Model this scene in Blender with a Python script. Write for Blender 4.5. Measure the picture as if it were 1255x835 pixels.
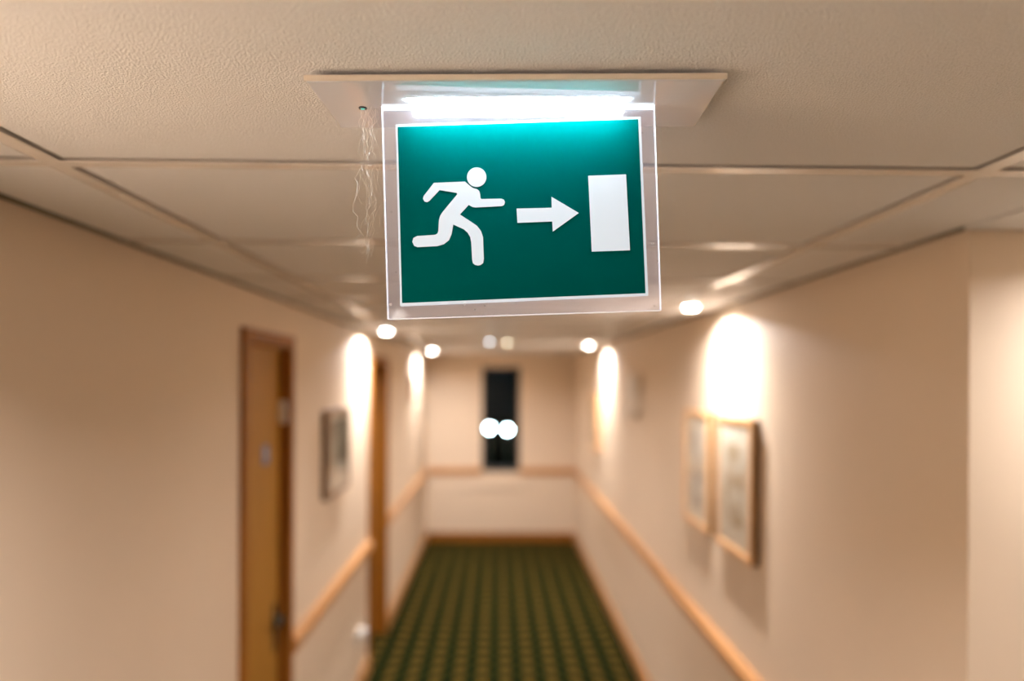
import bpy, bmesh, math, random
from mathutils import Vector, Matrix, Euler
random.seed(7)
S = bpy.context.scene
for o in list(bpy.data.objects):
    bpy.data.objects.remove(o, do_unlink=True)
COL = S.collection
R = math.radians

# ------------------------------------------------------------------ camera
CAMZ = 2.01
cam_d = bpy.data.cameras.new('camera')
cam = bpy.data.objects.new('camera', cam_d)
COL.objects.link(cam)
cam_d.sensor_width = 36.0
cam_d.lens = 930.0 / 1255.0 * 36.0
cam_d.shift_y = 47.5 / 1255.0
cam_d.clip_start = 0.01
cam_d.dof.use_dof = True
cam_d.dof.focus_distance = 0.825
cam_d.dof.aperture_fstop = 1.52
cam.matrix_world = Matrix.Translation((0, 0, CAMZ)) @ Matrix.Rotation(-math.atan(17.5 / 930.0), 4, 'Z') \
    @ Matrix.Rotation(R(90), 4, 'X') @ Matrix.Rotation(R(0.3), 4, 'Z')
S.camera = cam

# ------------------------------------------------------------------ world: night sky outside
W = bpy.data.worlds.new('night')
S.world = W
W.use_nodes = True
W.node_tree.nodes['Background'].inputs[0].default_value = (0.10, 0.32, 0.42, 1)
W.node_tree.nodes['Background'].inputs[1].default_value = 0.012

# ------------------------------------------------------------------ view
vs = S.view_settings
vs.view_transform = 'Standard'
vs.look = 'None'
vs.gamma = 1
vs.use_curve_mapping = False
vs.exposure = 0.0

# warm recessed corridor lamps: the light every downlight gives
LAMP_W = 24.0
LAMP_COL = (1.0, 0.97, 0.98)
# (x, y, watts, label)
C = 2.32          # ceiling height
XL, XR = -0.88, 0.97
YE = 9.4          # end wall
YB = -2.6         # wall behind the camera
YC = 1.543        # corner where the corridor widens to the right
XA = 3.2          # far side of the widened part

# ------------------------------------------------------------------ helpers
def mat(name):
    m = bpy.data.materials.new(name)
    m.use_nodes = True
    nt = m.node_tree
    return m, nt, nt.nodes['Principled BSDF']

def node(nt, typ, **kw):
    n = nt.nodes.new(typ)
    for k, v in kw.items():
        if hasattr(n, k):
            setattr(n, k, v)
        else:
            n.inputs[k].default_value = v
    return n

def simple(name, col, rough=0.5, noise=0.0, scale=20, bump=0.0, bscale=200, spec=0.5, metal=0.0):
    m, nt, p = mat(name)
    p.inputs['Base Color'].default_value = (*col, 1)
    p.inputs['Roughness'].default_value = rough
    p.inputs['Metallic'].default_value = metal
    p.inputs['Specular IOR Level'].default_value = spec
    tc = node(nt, 'ShaderNodeTexCoord')
    if noise:
        n = node(nt, 'ShaderNodeTexNoise', Scale=scale, Detail=5.0)
        nt.links.new(tc.outputs['Object'], n.inputs['Vector'])
        mx = node(nt, 'ShaderNodeMixRGB')
        mx.inputs[1].default_value = (*[c * (1 - noise) for c in col], 1)
        mx.inputs[2].default_value = (*[min(1, c * (1 + noise)) for c in col], 1)
        nt.links.new(n.outputs['Fac'], mx.inputs[0])
        nt.links.new(mx.outputs[0], p.inputs['Base Color'])
    if bump:
        b = node(nt, 'ShaderNodeTexNoise', Scale=bscale, Detail=3.0)
        nt.links.new(tc.outputs['Object'], b.inputs['Vector'])
        bp = node(nt, 'ShaderNodeBump', Strength=bump, Distance=0.002)
        nt.links.new(b.outputs['Fac'], bp.inputs['Height'])
        nt.links.new(bp.outputs[0], p.inputs['Normal'])
    return m

def emit(name, col, strength, base=None):
    m, nt, p = mat(name)
    b = base or col
    p.inputs['Base Color'].default_value = (*b, 1)
    p.inputs['Emission Color'].default_value = (*col, 1)
    p.inputs['Emission Strength'].default_value = strength
    p.inputs['Roughness'].default_value = 0.4
    return m

def wood(name, c1, c2, rough=0.35, axis=(14, 14, 1.2)):
    m, nt, p = mat(name)
    tc = node(nt, 'ShaderNodeTexCoord')
    mp = node(nt, 'ShaderNodeMapping')
    mp.inputs['Scale'].default_value = axis
    n = node(nt, 'ShaderNodeTexNoise', Scale=4.0, Detail=8.0, Roughness=0.62, Distortion=0.6)
    cr = node(nt, 'ShaderNodeValToRGB')
    cr.color_ramp.elements[0].color = (*c1, 1); cr.color_ramp.elements[0].position = 0.3
    cr.color_ramp.elements[1].color = (*c2, 1); cr.color_ramp.elements[1].position = 0.7
    nt.links.new(tc.outputs['Object'], mp.inputs['Vector'])
    nt.links.new(mp.outputs[0], n.inputs['Vector'])
    nt.links.new(n.outputs['Fac'], cr.inputs[0])
    nt.links.new(cr.outputs[0], p.inputs['Base Color'])
    p.inputs['Roughness'].default_value = rough
    p.inputs['Specular IOR Level'].default_value = 0.25
    return m

def see_through(name, tint, gloss_fac, gloss_rough=0.02, veil=0.0, veil_col=(1, 1, 1), dust=False, glow=0.0):
    """thin clear sheet: mostly transparent, a little reflection, optional milky veil of dust and scratches"""
    m = bpy.data.materials.new(name)
    m.use_nodes = True
    nt = m.node_tree
    nt.nodes.clear()
    out = node(nt, 'ShaderNodeOutputMaterial')
    tr = node(nt, 'ShaderNodeBsdfTransparent'); tr.inputs[0].default_value = (*tint, 1)
    gl = node(nt, 'ShaderNodeBsdfGlossy'); gl.inputs['Roughness'].default_value = gloss_rough
    mx = node(nt, 'ShaderNodeMixShader')
    lw = node(nt, 'ShaderNodeLayerWeight'); lw.inputs[0].default_value = 0.5
    pw = node(nt, 'ShaderNodeMath', operation='POWER'); pw.inputs[1].default_value = 5.0
    sc = node(nt, 'ShaderNodeMath', operation='MULTIPLY_ADD'); sc.inputs[1].default_value = 0.8; sc.inputs[2].default_value = gloss_fac
    nt.links.new(lw.outputs['Facing'], pw.inputs[0]); nt.links.new(pw.outputs[0], sc.inputs[0])
    nt.links.new(sc.outputs[0], mx.inputs[0])
    nt.links.new(tr.outputs[0], mx.inputs[1]); nt.links.new(gl.outputs[0], mx.inputs[2])
    last = mx
    if veil:
        d = node(nt, 'ShaderNodeBsdfDiffuse'); d.inputs[0].default_value = (*veil_col, 1)
        t2 = node(nt, 'ShaderNodeBsdfTranslucent'); t2.inputs[0].default_value = (*veil_col, 1)
        a = node(nt, 'ShaderNodeMixShader'); a.inputs[0].default_value = 0.5
        nt.links.new(d.outputs[0], a.inputs[1]); nt.links.new(t2.outputs[0], a.inputs[2])
        v = node(nt, 'ShaderNodeMixShader'); v.inputs[0].default_value = veil
        nt.links.new(last.outputs[0], v.inputs[1]); nt.links.new(a.outputs[0], v.inputs[2])
        if dust:
            tc = node(nt, 'ShaderNodeTexCoord')
            vo = node(nt, 'ShaderNodeTexVoronoi', Scale=75.0)
            nt.links.new(tc.outputs['Object'], vo.inputs['Vector'])
            no = node(nt, 'ShaderNodeTexNoise', Scale=30.0, Detail=4.0)
            nt.links.new(tc.outputs['Object'], no.inputs['Vector'])
            r1 = node(nt, 'ShaderNodeMapRange')
            r1.inputs['From Min'].default_value = 0.16; r1.inputs['From Max'].default_value = 0.05
            r1.inputs['To Min'].default_value = 0.0; r1.inputs['To Max'].default_value = 0.55
            nt.links.new(vo.outputs['Distance'], r1.inputs['Value'])
            r2 = node(nt, 'ShaderNodeMapRange')
            r2.inputs['From Min'].default_value = 0.52; r2.inputs['From Max'].default_value = 0.66
            nt.links.new(no.outputs['Fac'], r2.inputs['Value'])
            mu = node(nt, 'ShaderNodeMath', operation='MULTIPLY')
            nt.links.new(r1.outputs[0], mu.inputs[0]); nt.links.new(r2.outputs[0], mu.inputs[1])
            ad = node(nt, 'ShaderNodeMath', operation='ADD')
            ad.inputs[1].default_value = veil
            nt.links.new(mu.outputs[0], ad.inputs[0])
            nt.links.new(ad.outputs[0], v.inputs[0])
        last = v
    if glow:      # an edge-lit sheet leaks a little of its own light
        em = node(nt, 'ShaderNodeEmission'); em.inputs[0].default_value = (0.80, 0.82, 1.0, 1); em.inputs[1].default_value = glow
        ads = node(nt, 'ShaderNodeAddShader')
        nt.links.new(last.outputs[0], ads.inputs[0]); nt.links.new(em.outputs[0], ads.inputs[1])
        last = ads
    nt.links.new(last.outputs[0], out.inputs[0])
    return m

def box(bm, x0, x1, y0, y1, z0, z1):
    vs_ = [bm.verts.new((x, y, z)) for x in (x0, x1) for y in (y0, y1) for z in (z0, z1)]
    for f in ((0, 1, 3, 2), (4, 6, 7, 5), (0, 4, 5, 1), (2, 3, 7, 6), (0, 2, 6, 4), (1, 5, 7, 3)):
        bm.faces.new([vs_[i] for i in f])

def boxes(*bs):
    bm = bmesh.new()
    for b in bs:
        box(bm, *b)
    bmesh.ops.recalc_face_normals(bm, faces=bm.faces)
    return bm

def rbox(x0, x1, y0, y1, z0, z1, r=0.004, seg=2):
    bm = boxes((x0, x1, y0, y1, z0, z1))
    bmesh.ops.bevel(bm, geom=list(bm.edges), offset=r, segments=seg, affect='EDGES', profile=0.5)
    return bm

def prism(pts, y0, y1):
    """polygon in the x-z plane pushed from y0 to y1"""
    bm = bmesh.new()
    a = [bm.verts.new((x, y0, z)) for x, z in pts]
    b = [bm.verts.new((x, y1, z)) for x, z in pts]
    f1 = bm.faces.new(a); bm.faces.new(list(reversed(b)))
    n = len(pts)
    for i in range(n):
        bm.faces.new((a[i], b[i], b[(i + 1) % n], a[(i + 1) % n]))
    bmesh.ops.recalc_face_normals(bm, faces=bm.faces)
    bmesh.ops.triangulate(bm, faces=[f for f in bm.faces if len(f.verts) > 4])
    return bm

def lathe(prof, n=32, bm=None, axis='Z', loc=(0, 0, 0)):
    """profile of (radius, height) turned about an axis"""
    bm = bm or bmesh.new()
    rings = []
    for r, h in prof:
        ring = []
        for i in range(n):
            a = 2 * math.pi * i / n
            p = (r * math.cos(a), r * math.sin(a), h)
            if axis == 'X': p = (p[2], p[0], p[1])
            if axis == 'Y': p = (p[0], p[2], p[1])
            ring.append(bm.verts.new((p[0] + loc[0], p[1] + loc[1], p[2] + loc[2])))
        rings.append(ring)
    for a, b in zip(rings, rings[1:]):
        for i in range(n):
            bm.faces.new((a[i], a[(i + 1) % n], b[(i + 1) % n], b[i]))
    bm.faces.new(rings[0]); bm.faces.new(rings[-1])
    bmesh.ops.recalc_face_normals(bm, faces=bm.faces)
    return bm

def obj(name, bm, m, parent=None, smooth=False, loc=None):
    me = bpy.data.meshes.new(name)
    bm.to_mesh(me); bm.free()
    if m: me.materials.append(m)
    if smooth:
        for p in me.polygons: p.use_smooth = True
    o = bpy.data.objects.new(name, me)
    COL.objects.link(o)
    if loc: o.location = loc
    if parent: o.parent = parent
    return o

def empty(name, loc=(0, 0, 0), rz=0):
    o = bpy.data.objects.new(name, None)
    COL.objects.link(o)
    o.location = loc
    o.rotation_euler = (0, 0, rz)
    o.empty_display_size = 0.1
    return o

def tag(o, label, cat, group=None):
    o['label'] = label; o['category'] = cat
    if group: o['group'] = group
    return o

def struct(o, label=None):
    o['kind'] = 'structure'
    if label: o['label'] = label
    return o

def copy_tree(o, parent=None):
    c = o.copy(); COL.objects.link(c); c.parent = parent
    for k in list(o.children): copy_tree(k, c)
    return c

# ------------------------------------------------------------------ materials
M = {}
M['wall'] = simple('cream_wall_paint', (0.765, 0.61, 0.455), 0.55, 0.03, 3, 0.12, 260, spec=0.3)
M['tile'] = simple('ceiling_tile_stipple', (0.95, 0.89, 0.86), 0.85, 0.22, 420, 1.0, 420, spec=0.2)
M['bar'] = simple('painted_grid_bar', (0.88, 0.81, 0.74), 0.16, spec=0.7)
M['deck'] = simple('dark_ceiling_void', (0.10, 0.08, 0.06), 0.9)
M['shadow_trim'] = simple('gap_shade_edge_trim', (0.10, 0.085, 0.05), 0.7)  # shade of the ceiling edge gap, painted as a dark trim
M['door'] = wood('door_veneer', (0.30, 0.135, 0.018), (0.41, 0.20, 0.034), 0.5)
M['frame'] = wood('door_frame_wood', (0.23, 0.08, 0.007), (0.32, 0.118, 0.012), 0.5)
M['rail'] = wood('rail_wood', (0.46, 0.22, 0.08), (0.61, 0.31, 0.125), 0.3, (14, 1.2, 14))
M['pic_oak'] = wood('picture_frame_oak', (0.62, 0.32, 0.13), (0.78, 0.45, 0.21), 0.32)
M['pic_dark'] = wood('picture_frame_walnut', (0.20, 0.10, 0.04), (0.30, 0.16, 0.07), 0.35)
M['pic_side_shade'] = wood('shaded_frame_side', (0.09, 0.045, 0.015), (0.14, 0.07, 0.025), 0.4)  # shade on the frame sides turned from the lamps, put into the colour
M['mat'] = simple('mat_board', (0.86, 0.79, 0.64), 0.9)
M['white'] = simple('white_plastic', (0.80, 0.78, 0.74), 0.35)
M['cream'] = simple('cream_plastic', (0.80, 0.70, 0.58), 0.4)
M['metal'] = simple('dull_dark_metal', (0.07, 0.065, 0.045), 0.5, metal=0.9)
M['steel'] = simple('brushed_steel', (0.55, 0.52, 0.48), 0.3, metal=1.0)
M['blue'] = simple('blue_sign_enamel', (0.05, 0.15, 0.38), 0.35)
M['dark_frame'] = simple('dark_window_frame', (0.03, 0.03, 0.03), 0.4)
M['glass'] = see_through('window_glass', (0.82, 0.9, 0.92), 0.010)
M['picglass'] = see_through('picture_glass', (0.98, 0.98, 0.98), 0.02, 0.05)
M['ground'] = simple('night_ground', (0.012, 0.014, 0.012), 1.0, 0.3, 2, spec=0.0)
M['lamp'] = emit('lit_lamp_lens', (1.0, 0.95, 0.87), 60.0)
M['globe'] = emit('lit_street_globe', (0.82, 0.95, 1.0), 55.0)

def carpet():
    m, nt, p = mat('green_patterned_carpet')
    tc = node(nt, 'ShaderNodeTexCoord')
    mp = node(nt, 'ShaderNodeMapping')
    mp.inputs['Scale'].default_value = (1 / 0.157, 1 / 0.175, 1)
    mp.inputs['Location'].default_value = (0.1, 0.0, 0)
    nt.links.new(tc.outputs['Object'], mp.inputs['Vector'])

    def cells(off, lo, hi):
        a = node(nt, 'ShaderNodeVectorMath', operation='ADD'); a.inputs[1].default_value = (off, off, 0)
        nt.links.new(mp.outputs[0], a.inputs[0])
        f = node(nt, 'ShaderNodeVectorMath', operation='FRACTION')
        nt.links.new(a.outputs[0], f.inputs[0])
        s = node(nt, 'ShaderNodeVectorMath', operation='SUBTRACT'); s.inputs[1].default_value = (0.5, 0.5, 0)
        nt.links.new(f.outputs[0], s.inputs[0])
        ab = node(nt, 'ShaderNodeVectorMath', operation='ABSOLUTE')
        nt.links.new(s.outputs[0], ab.inputs[0])
        sp = node(nt, 'ShaderNodeSeparateXYZ')
        nt.links.new(ab.outputs[0], sp.inputs[0])
        px = node(nt, 'ShaderNodeMath', operation='POWER'); px.inputs[1].default_value = 3
        py = node(nt, 'ShaderNodeMath', operation='POWER'); py.inputs[1].default_value = 3
        nt.links.new(sp.outputs[0], px.inputs[0]); nt.links.new(sp.outputs[1], py.inputs[0])
        ad = node(nt, 'ShaderNodeMath', operation='ADD')
        nt.links.new(px.outputs[0], ad.inputs[0]); nt.links.new(py.outputs[0], ad.inputs[1])
        cb = node(nt, 'ShaderNodeMath', operation='POWER'); cb.inputs[1].default_value = 1 / 3
        nt.links.new(ad.outputs[0], cb.inputs[0])
        mr = node(nt, 'ShaderNodeMapRange')
        mr.inputs['From Min'].default_value = hi; mr.inputs['From Max'].default_value = lo
        nt.links.new(cb.outputs[0], mr.inputs['Value'])
        return mr.outputs[0]
    big = cells(0.0, 0.22, 0.28)
    small = cells(0.5, 0.10, 0.15)
    m1 = node(nt, 'ShaderNodeMixRGB')
    m1.inputs[1].default_value = (0.008, 0.013, 0.003, 1)
    m1.inputs[2].default_value = (0.022, 0.032, 0.006, 1)
    nt.links.new(small, m1.inputs[0])
    m2 = node(nt, 'ShaderNodeMixRGB')
    m2.inputs[2].default_value = (0.135, 0.084, 0.017, 1)
    nt.links.new(m1.outputs[0], m2.inputs[1]); nt.links.new(big, m2.inputs[0])
    n = node(nt, 'ShaderNodeTexNoise', Scale=350.0, Detail=2.0)
    nt.links.new(tc.outputs['Object'], n.inputs['Vector'])
    bp = node(nt, 'ShaderNodeBump', Strength=0.6, Distance=0.004)
    nt.links.new(n.outputs['Fac'], bp.inputs['Height'])
    nt.links.new(bp.outputs[0], p.inputs['Normal'])
    nt.links.new(m2.outputs[0], p.inputs['Base Color'])
    p.inputs['Roughness'].default_value = 0.95
    p.inputs['Specular IOR Level'].default_value = 0.02
    return m
M['carpet'] = carpet()

# ------------------------------------------------------------------ the setting
T = 0.16                         # wall thickness
DK = C + 0.14                    # structural soffit above the hung ceiling
D1 = (2.655, 3.20, 2.135)        # door openings along the left wall: near, far, head height
D2 = (5.25, 5.985, 2.125)
struct(obj('floor', boxes((XL - 0.35, XA + T, YB - T, YE + T, -0.12, 0.0)), M['carpet']), 'dark green carpet with rows of tan motifs')
struct(obj('wall_left', boxes((XL - T, XL, YB, D1[0], 0, DK), (XL - T, XL, D1[0], D1[1], D1[2], DK),
                              (XL - T, XL, D1[1], D2[0], 0, DK), (XL - T, XL, D2[0], D2[1], D2[2], DK),
                              (XL - T, XL, D2[1], YE, 0, DK)), M['wall']), 'cream corridor wall with two wooden doors')
struct(obj('wall_right', boxes((XR, XR + T, YC, YE, 0, DK)), M['wall']), 'cream corridor wall hung with framed pictures')
struct(obj('wall_return', boxes((XR + T - 0.001, XA + T, YC, YC + T, 0, DK), (XA, XA + T, YB, YC, 0, DK)), M['wall']), 'brightly lit cream wall around the corner')
struct(obj('wall_back', boxes((XL - T, XA + T, YB - T, YB, 0, DK)), M['wall']), 'cream wall closing the corridor')
WX0, WX1, WZ0, WZ1 = -0.193, 0.277, 0.885, 2.16
struct(obj('wall_end', boxes((XL - T, WX0, YE, YE + T, 0, DK), (WX1, XR + T, YE, YE + T, 0, DK),
                             (WX0, WX1, YE, YE + T, 0, WZ0), (WX0, WX1, YE, YE + T, WZ1, DK)), M['wall']), 'cream end wall with a narrow dark window')

# hung ceiling: soffit, tiles and grid bars
ceil = struct(obj('ceiling', boxes((XL - T, XA + T, YB - T, YE + T, DK, DK + 0.1)), M['deck']), 'hung ceiling of pale stippled tiles in a painted grid')
BW = 0.028
bx_c = [-0.639 + 1.35 * k for k in range(0, 3)]           # long bars
PY = 0.622
by_c = []
y = 1.106 - 6 * PY
while y < YE:
    if y > YB: by_c.append(y)
    y += PY
GAP = 0.008
def edges(lo, hi, centres, wallgap=0.04):
    cs = [c for c in centres if lo + 0.05 < c < hi - 0.05]
    out = []
    prev = lo + wallgap
    for c in cs:
        out.append((prev, c - BW / 2 - GAP)); prev = c + BW / 2 + GAP
    out.append((prev, hi - wallgap))
    return out
tile_cache = {}
def tile(x0, x1, y0, y1):
    key = (round(x1 - x0, 3), round(y1 - y0, 3))
    if key not in tile_cache:
        w, d = (x1 - x0) / 2, (y1 - y0) / 2
        bm = rbox(-w, w, -d, d, 0, 0.018, 0.0015, 1)
        me = bpy.data.meshes.new('ceiling_tile'); bm.to_mesh(me); bm.free()
        me.materials.append(M['tile'])
        tile_cache[key] = me
    o = bpy.data.objects.new('ceiling_tile', tile_cache[key])
    COL.objects.link(o)
    o.location = ((x0 + x1) / 2, (y0 + y1) / 2, C + random.uniform(-0.0006, 0.0006))
    o.parent = ceil
for (y0, y1) in edges(YB, YE, by_c):
    wide = (y0 + y1) / 2 < YC
    if wide and y1 > YC:      # row that meets the corner: corridor part runs on, the wide part stops at the return wall
        for (x0, x1) in edges(XL, XR, bx_c):
            tile(x0, x1, y0, y1)
        tile(XR - 0.019, bx_c[2] - BW / 2 - GAP, y0, YC - 0.01)
        tile(bx_c[2] + BW / 2 + GAP, XA - 0.01, y0, YC - 0.01)
    else:
        for (x0, x1) in edges(XL, XA if wide else XR, bx_c):
            tile(x0, x1, y0, y1)
ZB0, ZB1 = C - 0.003, C + 0.03
def bar(x0, x1, y0, y1):
    bm = boxes((x0, x1, y0, y1, ZB0, C - 0.0015))
    # upright web of the T
    if x1 - x0 > y1 - y0: box(bm, x0, x1, (y0 + y1) / 2 - 0.002, (y0 + y1) / 2 + 0.002, C - 0.002, ZB1)
    else: box(bm, (x0 + x1) / 2 - 0.002, (x0 + x1) / 2 + 0.002, y0, y1, C - 0.002, ZB1)
    bmesh.ops.recalc_face_normals(bm, faces=bm.faces)
    obj('grid_bar', bm, M['bar'], ceil)
bar(bx_c[0] - BW / 2, bx_c[0] + BW / 2, YB, YE)
bar(bx_c[1] - BW / 2, bx_c[1] + BW / 2, YB, YE)
bar(bx_c[2] - BW / 2, bx_c[2] + BW / 2, YB, YC)
for yc in by_c:
    xs = [XL, bx_c[0], bx_c[1]] + ([bx_c[2], XA] if yc < YC else [XR])
    for k in range(len(xs) - 1):
        a = xs[k] + (BW / 2 if k else 0.042)
        b = xs[k + 1] - (BW / 2 if k < len(xs) - 2 else 0.042)
        bar(a, b, yc - BW / 2, yc + BW / 2)
# narrow angle where ceiling meets walls, coloured dark as the gap's shadow line
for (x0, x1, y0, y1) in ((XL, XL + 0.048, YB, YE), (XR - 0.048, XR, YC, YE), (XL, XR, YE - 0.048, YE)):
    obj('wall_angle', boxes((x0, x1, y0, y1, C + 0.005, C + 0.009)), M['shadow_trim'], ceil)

# skirting and rails
def base_profile(h=0.115, t=0.018):
    return [(0, 0), (t, 0), (t, h - 0.02), (t * 0.45, h), (0, h)]
RZ = CAMZ - 1.14
def rail_profile():
    return [(0, -0.042), (0.016, -0.042), (0.024, -0.03), (0.034, -0.022), (0.034, 0.022), (0.024, 0.03), (0.016, 0.042), (0, 0.042)]
def run(prof, side, a, b, z=0.0, pos=None):
    """a moulding along a wall; side L, R (along y) or E (along x)"""
    bm = bmesh.new()
    def P(o_, h, s):
        if side == 'L': return (XL + o_, s, z + h)
        if side == 'R': return (XR - o_, s, z + h)
        return (s, YE - o_, z + h)
    r0 = [bm.verts.new(P(o_, h, a)) for o_, h in prof]
    r1 = [bm.verts.new(P(o_, h, b)) for o_, h in prof]
    n = len(prof)
    for i in range(n):
        bm.faces.new((r0[i], r0[(i + 1) % n], r1[(i + 1) % n], r1[i]))
    bm.faces.new(r0); bm.faces.new(list(reversed(r1)))
    bmesh.ops.recalc_face_normals(bm, faces=bm.faces)
    return bm
A1, A2 = (2.605, 3.245), (5.20, 6.03)     # outer edges of the door architraves
def join_runs(prof, side, spans, z=0.0):
    bm = bmesh.new()
    for a, b in spans:
        t = run(prof, side, a, b, z)
        me = bpy.data.meshes.new('tmp'); t.to_mesh(me); t.free(); bm.from_mesh(me); bpy.data.meshes.remove(me)
    return bm
struct(obj('baseboard_left', join_runs(base_profile(), 'L', [(YB, A1[0]), (A1[1], A2[0]), (A2[1], YE)]), M['rail']), 'wooden skirting along the wall with the doors')
struct(obj('baseboard_right', run(base_profile(), 'R', YC, YE), M['rail']), 'wooden skirting along the wall with the pictures')
struct(obj('baseboard_end', run(base_profile(), 'E', XL + 0.018, XR - 0.018), M['frame']), 'wooden skirting under the window wall')
struct(obj('trim_1', run(rail_profile(), 'L', YB, A1[0], RZ), M['rail']), 'wooden rail on the wall before the first door')
struct(obj('trim_2', run(rail_profile(), 'L', A1[1], A2[0], RZ), M['rail']), 'wooden rail on the wall between the two doors')
struct(obj('trim_3', run(rail_profile(), 'L', A2[1], YE, RZ), M['rail']), 'wooden rail on the wall beyond the far door')
struct(obj('trim_4', run(rail_profile(), 'R', YC, YE, RZ), M['rail']), 'wooden rail on the wall under the pictures')
struct(obj('trim_5', run(rail_profile(), 'E', XL + 0.034, WX0, RZ), M['rail']), 'wooden rail on the end wall, door side of the window')
struct(obj('trim_6', run(rail_profile(), 'E', WX1, XR - 0.034, RZ), M['rail']), 'wooden rail on the end wall, picture side of the window')

# doors in the left wall
def make_door(name, D, A, depth, label):
    d = struct(empty(name, (XL, (D[0] + D[1]) / 2, 0)), label)
    oy = -(D[0] + D[1]) / 2
    y0, y1, h = D[0] + oy, D[1] + oy, D[2]
    a0, a1 = A[0] + oy, A[1] + oy
    top = h + 0.05
    obj('door_leaf', rbox(-depth - 0.044, -depth, y0 + 0.003, y1 - 0.003, 0.006, h - 0.003, 0.002, 1), M['door'], d)
    # lining of the opening
    obj('jamb', boxes((-T, 0.0, y0, y0 + 0.003, 0, h)), M['frame'], d)
    obj('jamb', boxes((-T, 0.0, y1 - 0.003, y1, 0, h)), M['frame'], d)
    obj('head_lining', boxes((-T, 0.0, y0 + 0.003, y1 - 0.003, h - 0.003, h)), M['frame'], d)
    for (p, q) in ((a0, y0 + 0.003), (y1 - 0.003, a1)):
        obj('architrave', rbox(0.0, 0.018, p, q, 0, top, 0.003, 2), M['frame'], d)
    obj('architrave_head', rbox(0.0, 0.018, y0 + 0.003, y1 - 0.003, h - 0.003, top, 0.003, 2), M['frame'], d)
    return d, oy
d1, oy = make_door('door_1', D1, A1, 0.032, 'brown wooden door with a small blue sign')
pl = obj('door_sign', rbox(-0.033, -0.029, 2.965 + oy, 3.035 + oy, CAMZ - 0.34, CAMZ - 0.265, 0.001, 1), M['blue'], d1)
pl['label'] = 'small blue sign on the door'
obj('sign_mark', lathe([(0.012, -0.0295), (0.012, -0.0285)], 20, axis='X', loc=(0, 3.0 + oy, CAMZ - 0.298)), M['white'], pl)
st = obj('frame_plate', rbox(-0.031, -0.002, 3.184 + oy, 3.198 + oy, CAMZ - 0.19, CAMZ - 0.095, 0.003, 2), M['white'], d1)
st['label'] = 'pale plate at the edge of the door frame'
hd = obj('door_handle', lathe([(0.026, -0.033), (0.026, -0.026), (0.010, -0.024), (0.010, 0.002)], 20, axis='X', loc=(0, 3.14 + oy, CAMZ - 0.99)), M['metal'], d1, True)
obj('lever', rbox(-0.006, 0.010, 3.04 + oy, 3.152 + oy, CAMZ - 1.0, CAMZ - 0.982, 0.005, 2), M['metal'], hd)
obj('lock_plate', rbox(-0.033, -0.029, 3.118 + oy, 3.162 + oy, CAMZ - 1.12, CAMZ - 0.93, 0.001, 1), M['metal'], hd)
d2, oy = make_door('door_2', D2, A2, 0.125, 'brown wooden door set deep in the wall, farther along')
hd = obj('door_handle', lathe([(0.026, -0.126), (0.026, -0.119), (0.010, -0.117), (0.010, -0.09)], 20, axis='X', loc=(0, 5.90 + oy, CAMZ - 0.99)), M['metal'], d2, True)
obj('lever', rbox(-0.098, -0.082, 5.80 + oy, 5.912 + oy, CAMZ - 1.0, CAMZ - 0.982, 0.005, 2), M['metal'], hd)

# window in the end wall
w1 = struct(empty('window_1', ((WX0 + WX1) / 2, YE, WZ0)), 'tall narrow window, dark with night outside')
wx = (WX1 - WX0) / 2; wh = WZ1 - WZ0
FW = 0.03
obj('window_frame', boxes((-wx, -wx + FW, 0.05, 0.11, 0, wh), (wx - FW, wx, 0.05, 0.11, 0, wh),
                          (-wx + FW, wx - FW, 0.05, 0.11, 0, FW), (-wx + FW, wx - FW, 0.05, 0.11, wh - FW, wh)), M['dark_frame'], w1)
obj('pane', boxes((-wx + FW - 0.004, wx - FW + 0.004, 0.078, 0.082, FW - 0.004, wh - FW + 0.004)), M['glass'], w1)
obj('window_sill', rbox(-wx, wx, -0.015, 0.05, -0.012, 0.012, 0.003, 1), M['dark_frame'], w1)
struct(obj('trim_7', rbox(-0.316, 0.361, YE - 0.03, YE, CAMZ - 1.338, CAMZ - 1.318, 0.004, 2), M['cream']), 'thin pale ledge on the end wall below the window')

# outside in the dark
struct(obj('ground', boxes((-30, 30, YE + T + 0.2, 60, -1.3, -1.2)), M['ground']), 'dark ground outside the window')

# ------------------------------------------------------------------ the exit sign
SX, SY, SYAW = 0.021, 0.828, R(-2.5)
def mm(pts): return [(x / 1000, z / 1000 - 0.31) for x, z in pts]
PANEL = mm([(-150.3, 330.2), (145.8, 337.7), (155.6, 75.7), (-141.3, 65.0)])
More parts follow.
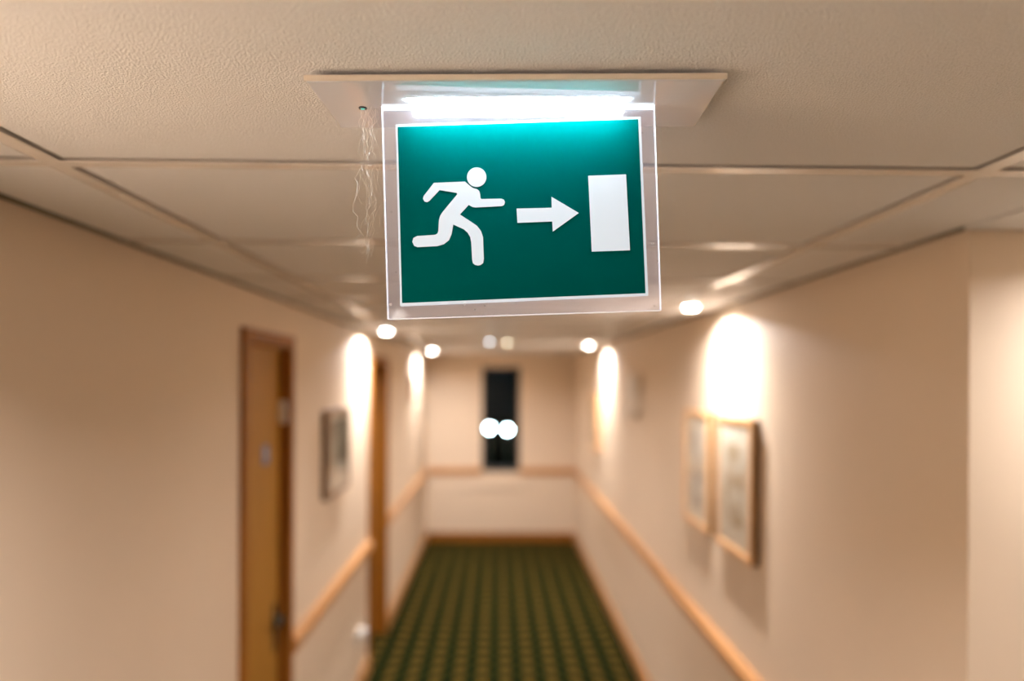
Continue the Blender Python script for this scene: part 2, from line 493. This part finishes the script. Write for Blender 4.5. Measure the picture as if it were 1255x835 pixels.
# cut the panel off just inside the plate
def cut_top(q, z):
    (ax, az), (bx_, bz), (cx, cz), (dx, dz) = q
    l = (dx + (ax - dx) * (z - dz) / (az - dz), z)
    r = (cx + (bx_ - cx) * (z - cz) / (bz - cz), z)
    return [l, r, q[2], q[3]]
PANEL = cut_top(PANEL, -0.008)
BORDER = mm([(-133.9, 277.4), (132.4, 285.0), (141.8, 91.7), (-127.9, 79.4)])
GREEN = mm([(-131.6, 274.7), (129.8, 282.4), (138.7, 93.9), (-125.7, 82.5)])
DOORWAY = mm([(76.1, 221.0), (117.0, 222.5), (121.7, 140.3), (80.4, 138.8)])
ARROW = mm([(-1.3, 185.5), (36.8, 186.4), (36.4, 198.3), (66.2, 180.7), (38.1, 160.5), (37.5, 171.5), (-0.4, 170.0)])
BODY = mm([(-91.6, 213.5), (-57.6, 214.9), (-54.8, 212.5), (-51.6, 209.8), (-48.7, 207.7), (-44.4, 206.6), (-42.0, 204.7), (-41.0, 201.0), (-40.6, 197.0), (-39.5, 195.9), (-17.9, 196.3), (-15.2, 195.2), (-13.9, 192.5), (-15.0, 189.3), (-17.5, 188.2), (-46.4, 186.7), (-49.6, 187.4), (-53.4, 189.5), (-63.0, 179.1), (-50.6, 171.1), (-44.2, 166.6), (-39.8, 161.0), (-37.7, 154.6), (-36.6, 130.6), (-37.4, 126.2), (-40.3, 124.1), (-43.1, 123.5), (-46.3, 124.3), (-48.6, 126.2), (-49.4, 130.5), (-50.5, 149.0), (-51.6, 154.6), (-54.6, 159.4), (-58.6, 163.0), (-70.2, 168.2), (-71.9, 157.8), (-74.6, 151.3), (-80.2, 146.8), (-87.4, 144.6), (-109.1, 143.5), (-112.8, 144.9), (-114.8, 149.2), (-113.7, 153.4), (-109.5, 155.6), (-89.9, 156.9), (-87.5, 158.2), (-86.4, 160.9), (-85.8, 173.0), (-84.4, 177.8), (-82.0, 181.6), (-66.0, 201.0), (-66.7, 202.6), (-85.3, 205.7), (-96.2, 194.1), (-98.9, 192.5), (-101.7, 193.2), (-103.4, 196.2), (-102.6, 199.3)])
HEAD = [(-0.0449 + 0.0106 * math.cos(2 * math.pi * i / 40), 0.2197 - 0.31 + 0.0106 * math.sin(2 * math.pi * i / 40)) for i in range(40)]

M['plate'] = simple('glossy_white_fitting', (0.71, 0.73, 0.81), 0.035, spec=0.9)
M['plate'].node_tree.nodes['Principled BSDF'].inputs['IOR'].default_value = 1.75
M['plate_rim'] = simple('cream_fitting_rim', (0.78, 0.70, 0.60), 0.3)
M['acrylic'] = see_through('clear_acrylic_panel', (0.97, 0.97, 1.0), 0.025, 0.03, veil=0.04, glow=0.05, veil_col=(0.93, 0.93, 1.0), dust=True)
M['edge'] = emit('lit_acrylic_edge', (0.80, 0.86, 1.0), 0.5, (0.8, 0.8, 0.85))
M['strip'] = emit('lit_strip_lens', (0.74, 0.90, 1.0), 8.0)
M['strip_front'] = emit('lit_strip_lens_front', (0.74, 0.92, 1.0), 250.0)
M['slot'] = emit('lit_panel_slot', (0.80, 0.93, 1.0), 3.0)
M['sgreen'] = emit('backlit_green_film', (0.0, 0.62, 0.56), 0.008, (0.0, 0.066, 0.063))
M['sgreen'].node_tree.nodes['Principled BSDF'].inputs['Specular IOR Level'].default_value = 0.0
M['swhite'] = emit('backlit_white_film', (0.85, 0.93, 1.0), 0.60, (0.22, 0.24, 0.27))
M['led'] = emit('teal_indicator', (0.10, 0.55, 0.50), 0.6)
M['black'] = simple('black_plastic', (0.01, 0.012, 0.014), 0.3)

sign = tag(empty('exit_sign', (SX, SY, C), SYAW), 'lit green emergency exit sign with running figure, arrow and doorway, hung from the ceiling', 'exit sign')
plate = obj('mounting_plate', rbox(-0.212, 0.206, -0.073, 0.068, -0.0125, -0.006, 0.0015, 2), M['plate'], sign)
obj('plate_rim', boxes((-0.2135, 0.2075, -0.0745, -0.0725, -0.0120, -0.0065)), M['plate_rim'], plate)
obj('mounting_box', boxes((-0.19, 0.19, -0.055, 0.055, -0.0065, 0.003)), M['black'], plate)
def lozenge(x0, x1, yc, w, z0, z1, n=10):
    r = w / 2
    pts = [(x0 + r + r * math.cos(math.pi / 2 + math.pi * i / n), yc + r * math.sin(math.pi / 2 + math.pi * i / n)) for i in range(n + 1)]
    pts += [(x1 - r + r * math.cos(-math.pi / 2 + math.pi * i / n), yc + r * math.sin(-math.pi / 2 + math.pi * i / n)) for i in range(n + 1)]
    bm = bmesh.new()
    a = [bm.verts.new((x, y_, z0)) for x, y_ in pts]; b = [bm.verts.new((x, y_, z1)) for x, y_ in pts]
    bm.faces.new(a); bm.faces.new(list(reversed(b)))
    for i in range(len(pts)):
        bm.faces.new((a[i], b[i], b[(i + 1) % len(pts)], a[(i + 1) % len(pts)]))
    bmesh.ops.recalc_face_normals(bm, faces=bm.faces)
    return bm
obj('light_strip', lozenge(-0.119, 0.117, -0.021, 0.0055, -0.0137, -0.012), M['strip_front'], plate)
obj('light_strip', lozenge(-0.116, 0.112, 0.016, 0.010, -0.0137, -0.012), M['strip'], plate)
ring = obj('indicator', lathe([(0.0045, -0.0137), (0.0045, -0.012)], 20, loc=(-0.171, 0.001, 0)), M['black'], plate)
obj('indicator_lens', lathe([(0.0022, -0.0143), (0.0022, -0.0130)], 16, loc=(-0.171, 0.001, 0)), M['led'], ring)

panel = obj('sign_panel', prism(PANEL, -0.003, 0.003), M['acrylic'], sign)
panel['label'] = 'clear dusty acrylic sheet'
def edge_strip(a, b, w=0.0005, t=0.0034):
    d = Vector((b[0] - a[0], b[1] - a[1])); n = Vector((-d.y, d.x)).normalized() * w
    return prism([(a[0] - n.x * 0.2, a[1] - n.y * 0.2), (b[0] - n.x * 0.2, b[1] - n.y * 0.2), (b[0] + n.x, b[1] + n.y), (a[0] + n.x, a[1] + n.y)], -t, t)
tl, tr, br, bl = cut_top(PANEL, -0.0122)
obj('lit_edge', edge_strip(bl, tl), M['edge'], panel)
obj('lit_edge', edge_strip(br, bl), M['edge'], panel)
obj('lit_edge', edge_strip(tr, br), M['edge'], panel)
obj('lit_slot', boxes((tl[0], tr[0], -0.0033, 0.0033, -0.0148, -0.0122)), M['slot'], panel)
obj('white_border', prism(BORDER, -0.0034, -0.0028), M['swhite'], panel)
obj('green_field', prism(GREEN, -0.0038, -0.0033), M['sgreen'], panel)
obj('running_figure', prism(BODY, -0.0042, -0.0037), M['swhite'], panel)
obj('figure_head', prism(HEAD, -0.0042, -0.0037), M['swhite'], panel)
obj('arrow', prism(ARROW, -0.0042, -0.0037), M['swhite'], panel)
obj('doorway_mark', prism(DOORWAY, -0.0042, -0.0037), M['swhite'], panel)
obj('back_film', prism(BORDER, 0.0028, 0.0034), M['swhite'], panel)

# dusty cobweb hanging from the plate beside the panel
def tube_path(bm, pts, r, n=4):
    prev = None
    for i, p in enumerate(pts):
        p = Vector(p)
        ring_ = [bm.verts.new(p + Vector((r * math.cos(2 * math.pi * k / n), r * math.sin(2 * math.pi * k / n), 0))) for k in range(n)]
        if prev:
            for k in range(n):
                bm.faces.new((prev[k], prev[(k + 1) % n], ring_[(k + 1) % n], ring_[k]))
        prev = ring_
bm = bmesh.new()
rw = random.Random(3)
for s in range(15):
    x = -0.164 + rw.uniform(-0.010, 0.008); y_ = rw.uniform(-0.008, 0.010)
    z = -0.0126; pts = [(x, y_, z)]
    end = -0.06 - rw.random() ** 0.7 * 0.115
    while z > end:
        z -= rw.uniform(0.003, 0.009)
        x += rw.uniform(-0.0045, 0.0045) + (-0.164 - x) * 0.12
        y_ += rw.uniform(-0.002, 0.002)
        pts.append((x, y_, z))
    tube_path(bm, pts, rw.uniform(0.00006, 0.00012))
for s in range(26):
    z = -0.075 - rw.random() * 0.1
    a = Vector((-0.164 + rw.uniform(-0.010, 0), rw.uniform(-0.006, 0.006), z))
    tube_path(bm, [a, a + Vector((rw.uniform(0.004, 0.012), 0.001, rw.uniform(-0.004, 0.006))), a + Vector((rw.uniform(0.002, 0.008), 0.002, -rw.uniform(0.006, 0.012)))], 0.0001)
M['web'] = simple('dusty_cobweb', (0.85, 0.82, 0.8), 0.8)
web = obj('cobweb', bm, M['web'], loc=(SX, SY, C))
web.rotation_euler = (0, 0, SYAW)
tag(web, 'tangled dusty cobweb hanging from the sign plate beside the clear panel', 'cobweb')

# ------------------------------------------------------------------ downlights
M['trim_white'] = simple('white_lamp_trim', (0.80, 0.75, 0.68), 0.35)
def downlight(x, y_, label, watts=LAMP_W, spread=162):
    t = tag(empty('downlight', (x, y_, C)), label, 'ceiling light', 'recessed downlights along the corridor')
    obj('trim_ring', lathe([(0.030, 0.001), (0.046, 0.001), (0.046, -0.003), (0.041, -0.006), (0.030, -0.004)], 32), M['trim_white'], t, True)
    obj('lamp_lens', lathe([(0.029, 0.0), (0.028, -0.006), (0.022, -0.012), (0.012, -0.015), (0.002, -0.016)], 24), M['lamp'], t, True)
    ld = bpy.data.lights.new('lamp_light', 'AREA')
    ld.shape = 'DISK'; ld.size = 0.05; ld.energy = watts; ld.color = LAMP_COL; ld.spread = R(spread)
    lo = bpy.data.objects.new('lamp_light', ld); COL.objects.link(lo)
    lo.location = (0, 0, -0.018); lo.parent = t
    return t
downlight(XR - 0.165, 3.15, 'bright downlight in the ceiling above the pair of pictures')
downlight(XL + 0.165, 4.88, 'bright downlight in the ceiling beside the far door, above the end of the rail', 30.0)
downlight(XR - 0.165, 6.70, 'bright downlight in the ceiling above the lone far picture, along the pictures wall', 32.0)
downlight(XL + 0.172, 8.2, 'bright downlight in the ceiling near the window end, beyond the far door', 29.0)
downlight(XL + 0.165, 0.42, 'downlight in the ceiling before the first door, beside the exit sign', 54.0, 146)
downlight(1.42, 1.34, 'downlight in the ceiling of the side area, in front of the return wall', 11.5)
downlight(XL + 0.165, -1.9, 'added unseen downlight in the ceiling by the closed back end of the corridor')  # added out of view to brighten the near walls and ceiling
downlight(1.4, -1.3, 'added unseen downlight in the ceiling in the middle of the side area')  # unseen too, added for more bounce light

# small round glowing domes in the middle of the ceiling
def glow_dome(x, y_, m, label):
    t = tag(empty('ceiling_glow_dome', (x, y_, C)), label, 'emergency light', 'small round glowing domes in the corridor ceiling')
    obj('trim_ring', lathe([(0.018, 0.001), (0.032, 0.001), (0.032, -0.004), (0.026, -0.008), (0.018, -0.008)], 24), M['trim_white'], t, True)
    obj('lamp_lens', lathe([(0.018, 0.0), (0.017, -0.012), (0.011, -0.019), (0.001, -0.021)], 20), m, t, True)
M['cool'] = emit('cool_small_glow', (0.80, 0.92, 1.0), 9.0)
M['warm'] = emit('pale_yellow_small_glow', (1.0, 0.92, 0.66), 8.0)
glow_dome(-0.066, 6.05, M['cool'], 'small cool white glowing dome in the middle of the ceiling')
glow_dome(0.078, 6.22, M['warm'], 'small pale yellow glowing dome in the middle of the ceiling')
t = tag(empty('smoke_detector', (0.655, 4.66, C)), 'small pale round detector on the ceiling near the pictures wall', 'smoke detector')
obj('detector_base', lathe([(0.05, 0.001), (0.05, -0.012), (0.046, -0.016), (0.02, -0.016)], 28), M['white'], t, True)
obj('detector_dome', lathe([(0.036, -0.015), (0.034, -0.03), (0.024, -0.04), (0.002, -0.042)], 24), M['white'], t, True)

# ------------------------------------------------------------------ pictures
def art(name, base, marks, seed, scale):
    m, nt, p = mat(name)
    tc = node(nt, 'ShaderNodeTexCoord')
    mp = node(nt, 'ShaderNodeMapping'); mp.inputs['Location'].default_value = (seed, seed * 0.7, seed * 1.3)
    n = node(nt, 'ShaderNodeTexNoise', Scale=scale, Detail=3.0)
    cr = node(nt, 'ShaderNodeValToRGB')
    cr.color_ramp.elements[0].position = 0.42; cr.color_ramp.elements[0].color = (*marks, 1)
    cr.color_ramp.elements[1].position = 0.56; cr.color_ramp.elements[1].color = (*base, 1)
    nt.links.new(tc.outputs['Object'], mp.inputs[0]); nt.links.new(mp.outputs[0], n.inputs['Vector'])
    nt.links.new(n.outputs['Fac'], cr.inputs[0]); nt.links.new(cr.outputs[0], p.inputs['Base Color'])
    p.inputs['Roughness'].default_value = 0.9
    return m
M['art_a'] = art('faded_sepia_print', (0.80, 0.74, 0.60), (0.50, 0.36, 0.18), 3.1, 9)
M['art_b'] = art('faded_grey_print', (0.80, 0.76, 0.66), (0.46, 0.42, 0.36), 5.7, 12)
M['art_c'] = art('sepia_landscape', (0.70, 0.60, 0.42), (0.36, 0.28, 0.16), 1.4, 8)
M['art_d'] = art('olive_landscape_print', (0.36, 0.33, 0.23), (0.17, 0.16, 0.10), 8.2, 7)

def picture(side, y0, y1, z0, z1, frame_m, art_m, label, matw=0.05, fw=0.028, thick=0.033, prints=None, side_m=None):
    """framed picture flat on a wall; local x points out of the wall"""
    wx_ = XL if side == 'L' else XR
    yc, zc = (y0 + y1) / 2, (z0 + z1) / 2
    t = tag(empty('framed_picture', (wx_, yc, z0), 0 if side == 'L' else math.pi), label, 'picture', 'framed pictures on the corridor walls')
    w = (y1 - y0) / 2; h = z1 - z0
    def bar_(a0, a1, b0, b1):
        return rbox(thick - 0.009, thick, a0, a1, b0, b1, 0.003, 2)
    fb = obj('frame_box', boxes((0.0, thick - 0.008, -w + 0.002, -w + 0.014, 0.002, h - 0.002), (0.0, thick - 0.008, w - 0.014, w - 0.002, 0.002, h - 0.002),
                                (0.0, thick - 0.008, -w + 0.014, w - 0.014, 0.002, 0.014), (0.0, thick - 0.008, -w + 0.014, w - 0.014, h - 0.014, h - 0.002)), side_m or M['pic_side_shade'], t)
    if not side_m: fb['label'] = 'side of the frame with shade put into its colour'
    obj('frame_rail', bar_(-w, w, 0, fw), frame_m, t)
    obj('frame_rail', bar_(-w, w, h - fw, h), frame_m, t)
    obj('frame_stile', bar_(-w, -w + fw, fw - 0.003, h - fw + 0.003), frame_m, t)
    obj('frame_stile', bar_(w - fw, w, fw - 0.003, h - fw + 0.003), frame_m, t)
    mt = obj('mat_board', boxes((0.002, thick - 0.0075, -w + fw - 0.004, w - fw + 0.004, fw - 0.004, h - fw + 0.004)), M['mat'], t)
    g = fw + matw
    for (a0, a1, b0, b1) in (prints or [(0, 1, 0, 1)]):
        pw = 2 * (w - g); ph = h - 2 * g
        obj('print', boxes((thick - 0.009, thick - 0.0065, -w + g + a0 * pw, -w + g + a1 * pw, g + b0 * ph, g + b1 * ph)), art_m, mt)
    obj('picture_glass', boxes((thick - 0.005, thick - 0.004, -w + fw - 0.003, w - fw + 0.003, fw - 0.003, h - fw + 0.003)), M['picglass'], t)
    return t
zt, zb = CAMZ - 0.143, CAMZ - 0.69
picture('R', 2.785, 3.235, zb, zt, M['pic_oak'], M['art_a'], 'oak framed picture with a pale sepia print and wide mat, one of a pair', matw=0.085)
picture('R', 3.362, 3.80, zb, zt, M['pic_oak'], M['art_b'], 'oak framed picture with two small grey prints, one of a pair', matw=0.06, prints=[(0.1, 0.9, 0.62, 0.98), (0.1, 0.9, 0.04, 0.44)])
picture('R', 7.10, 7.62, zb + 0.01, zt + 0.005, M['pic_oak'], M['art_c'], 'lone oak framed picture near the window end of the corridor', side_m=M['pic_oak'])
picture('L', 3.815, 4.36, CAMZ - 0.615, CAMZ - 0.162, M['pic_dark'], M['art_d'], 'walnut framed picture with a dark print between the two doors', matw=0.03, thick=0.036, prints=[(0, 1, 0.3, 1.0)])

# wall plaque and wall unit
t = tag(empty('wall_plaque', (XL, 7.72, CAMZ - 0.22)), 'small wooden plaque on the wall beyond the far door', 'plaque')
obj('backboard', rbox(0.0, 0.03, -0.075, 0.075, 0, 0.25, 0.004, 2), M['pic_oak'], t)
obj('face_plate', rbox(0.029, 0.033, -0.06, 0.06, 0.018, 0.232, 0.001, 1), M['cream'], t)
t = tag(empty('wall_unit', (XR, 5.18, CAMZ - 0.275)), 'cream plastic unit with a round base mounted high on the pictures wall', 'wall unit')
obj('housing', rbox(-0.058, 0.0, -0.12, 0.12, 0.06, 0.31, 0.012, 3), M['cream'], t)
obj('grille', rbox(-0.061, -0.056, -0.09, 0.09, 0.16, 0.28, 0.002, 1), M['white'], t)
obj('round_base', lathe([(0.07, -0.055), (0.066, -0.068), (0.04, -0.075), (0.002, -0.077)], 24, axis='X', loc=(0, 0, 0.07)), M['cream'], t, True)
obj('base_collar', lathe([(0.072, 0.0), (0.072, -0.056)], 24, axis='X', loc=(0, 0, 0.07)), M['cream'], t, True)

# socket with a round white plug-in freshener low on the left wall
t = tag(empty('wall_socket', (XL, 4.85, 0.36)), 'white wall socket low on the wall below the rail', 'socket')
obj('socket_plate', rbox(0.0, 0.009, -0.073, 0.073, -0.043, 0.043, 0.003, 2), M['white'], t)
obj('switch', rbox(0.008, 0.013, 0.012, 0.026, 0.012, 0.03, 0.001, 1), M['white'], t)
obj('switch', rbox(0.008, 0.013, 0.045, 0.059, 0.012, 0.03, 0.001, 1), M['white'], t)
t2 = tag(empty('plug_in_unit', (XL + 0.009, 4.82, 0.395)), 'round white plug pushed into the low wall socket', 'plug')
obj('plug_body', lathe([(0.03, -0.001), (0.042, 0.01), (0.044, 0.028), (0.034, 0.044), (0.016, 0.05), (0.002, 0.051)], 24, axis='X'), M['white'], t2, True)

# ------------------------------------------------------------------ lamps outside in the dark
def street_lamp(x, y_, z, label):
    g = -1.2
    t = tag(empty('garden_lamp', (x, y_, g)), label, 'lamp', 'lit globe lamps outside the window')
    H = z - g
    obj('post', lathe([(0.09, -0.01), (0.09, 0.03), (0.03, 0.06), (0.022, H - 0.12)], 16), M['metal'], t, True)
    obj('collar', lathe([(0.022, H - 0.13), (0.055, H - 0.10), (0.06, H - 0.075)], 16), M['metal'], t, True)
    prof = [(0.06 * math.sin(math.pi * (0.08 + 0.84 * i / 12)), H - 0.06 * math.cos(math.pi * (0.08 + 0.84 * i / 12))) for i in range(13)]
    obj('globe', lathe(prof, 20), M['globe'], t, True)
    obj('finial', lathe([(0.02, H + 0.08), (0.016, H + 0.1), (0.003, H + 0.115)], 12), M['metal'], t, True)
street_lamp(-0.135, 13.0, CAMZ - 0.84, 'lit white globe lamp on a post outside, on the doors side of the window')
street_lamp(0.172, 13.0, CAMZ - 0.867, 'lit white globe lamp on a post outside, on the pictures side of the window')
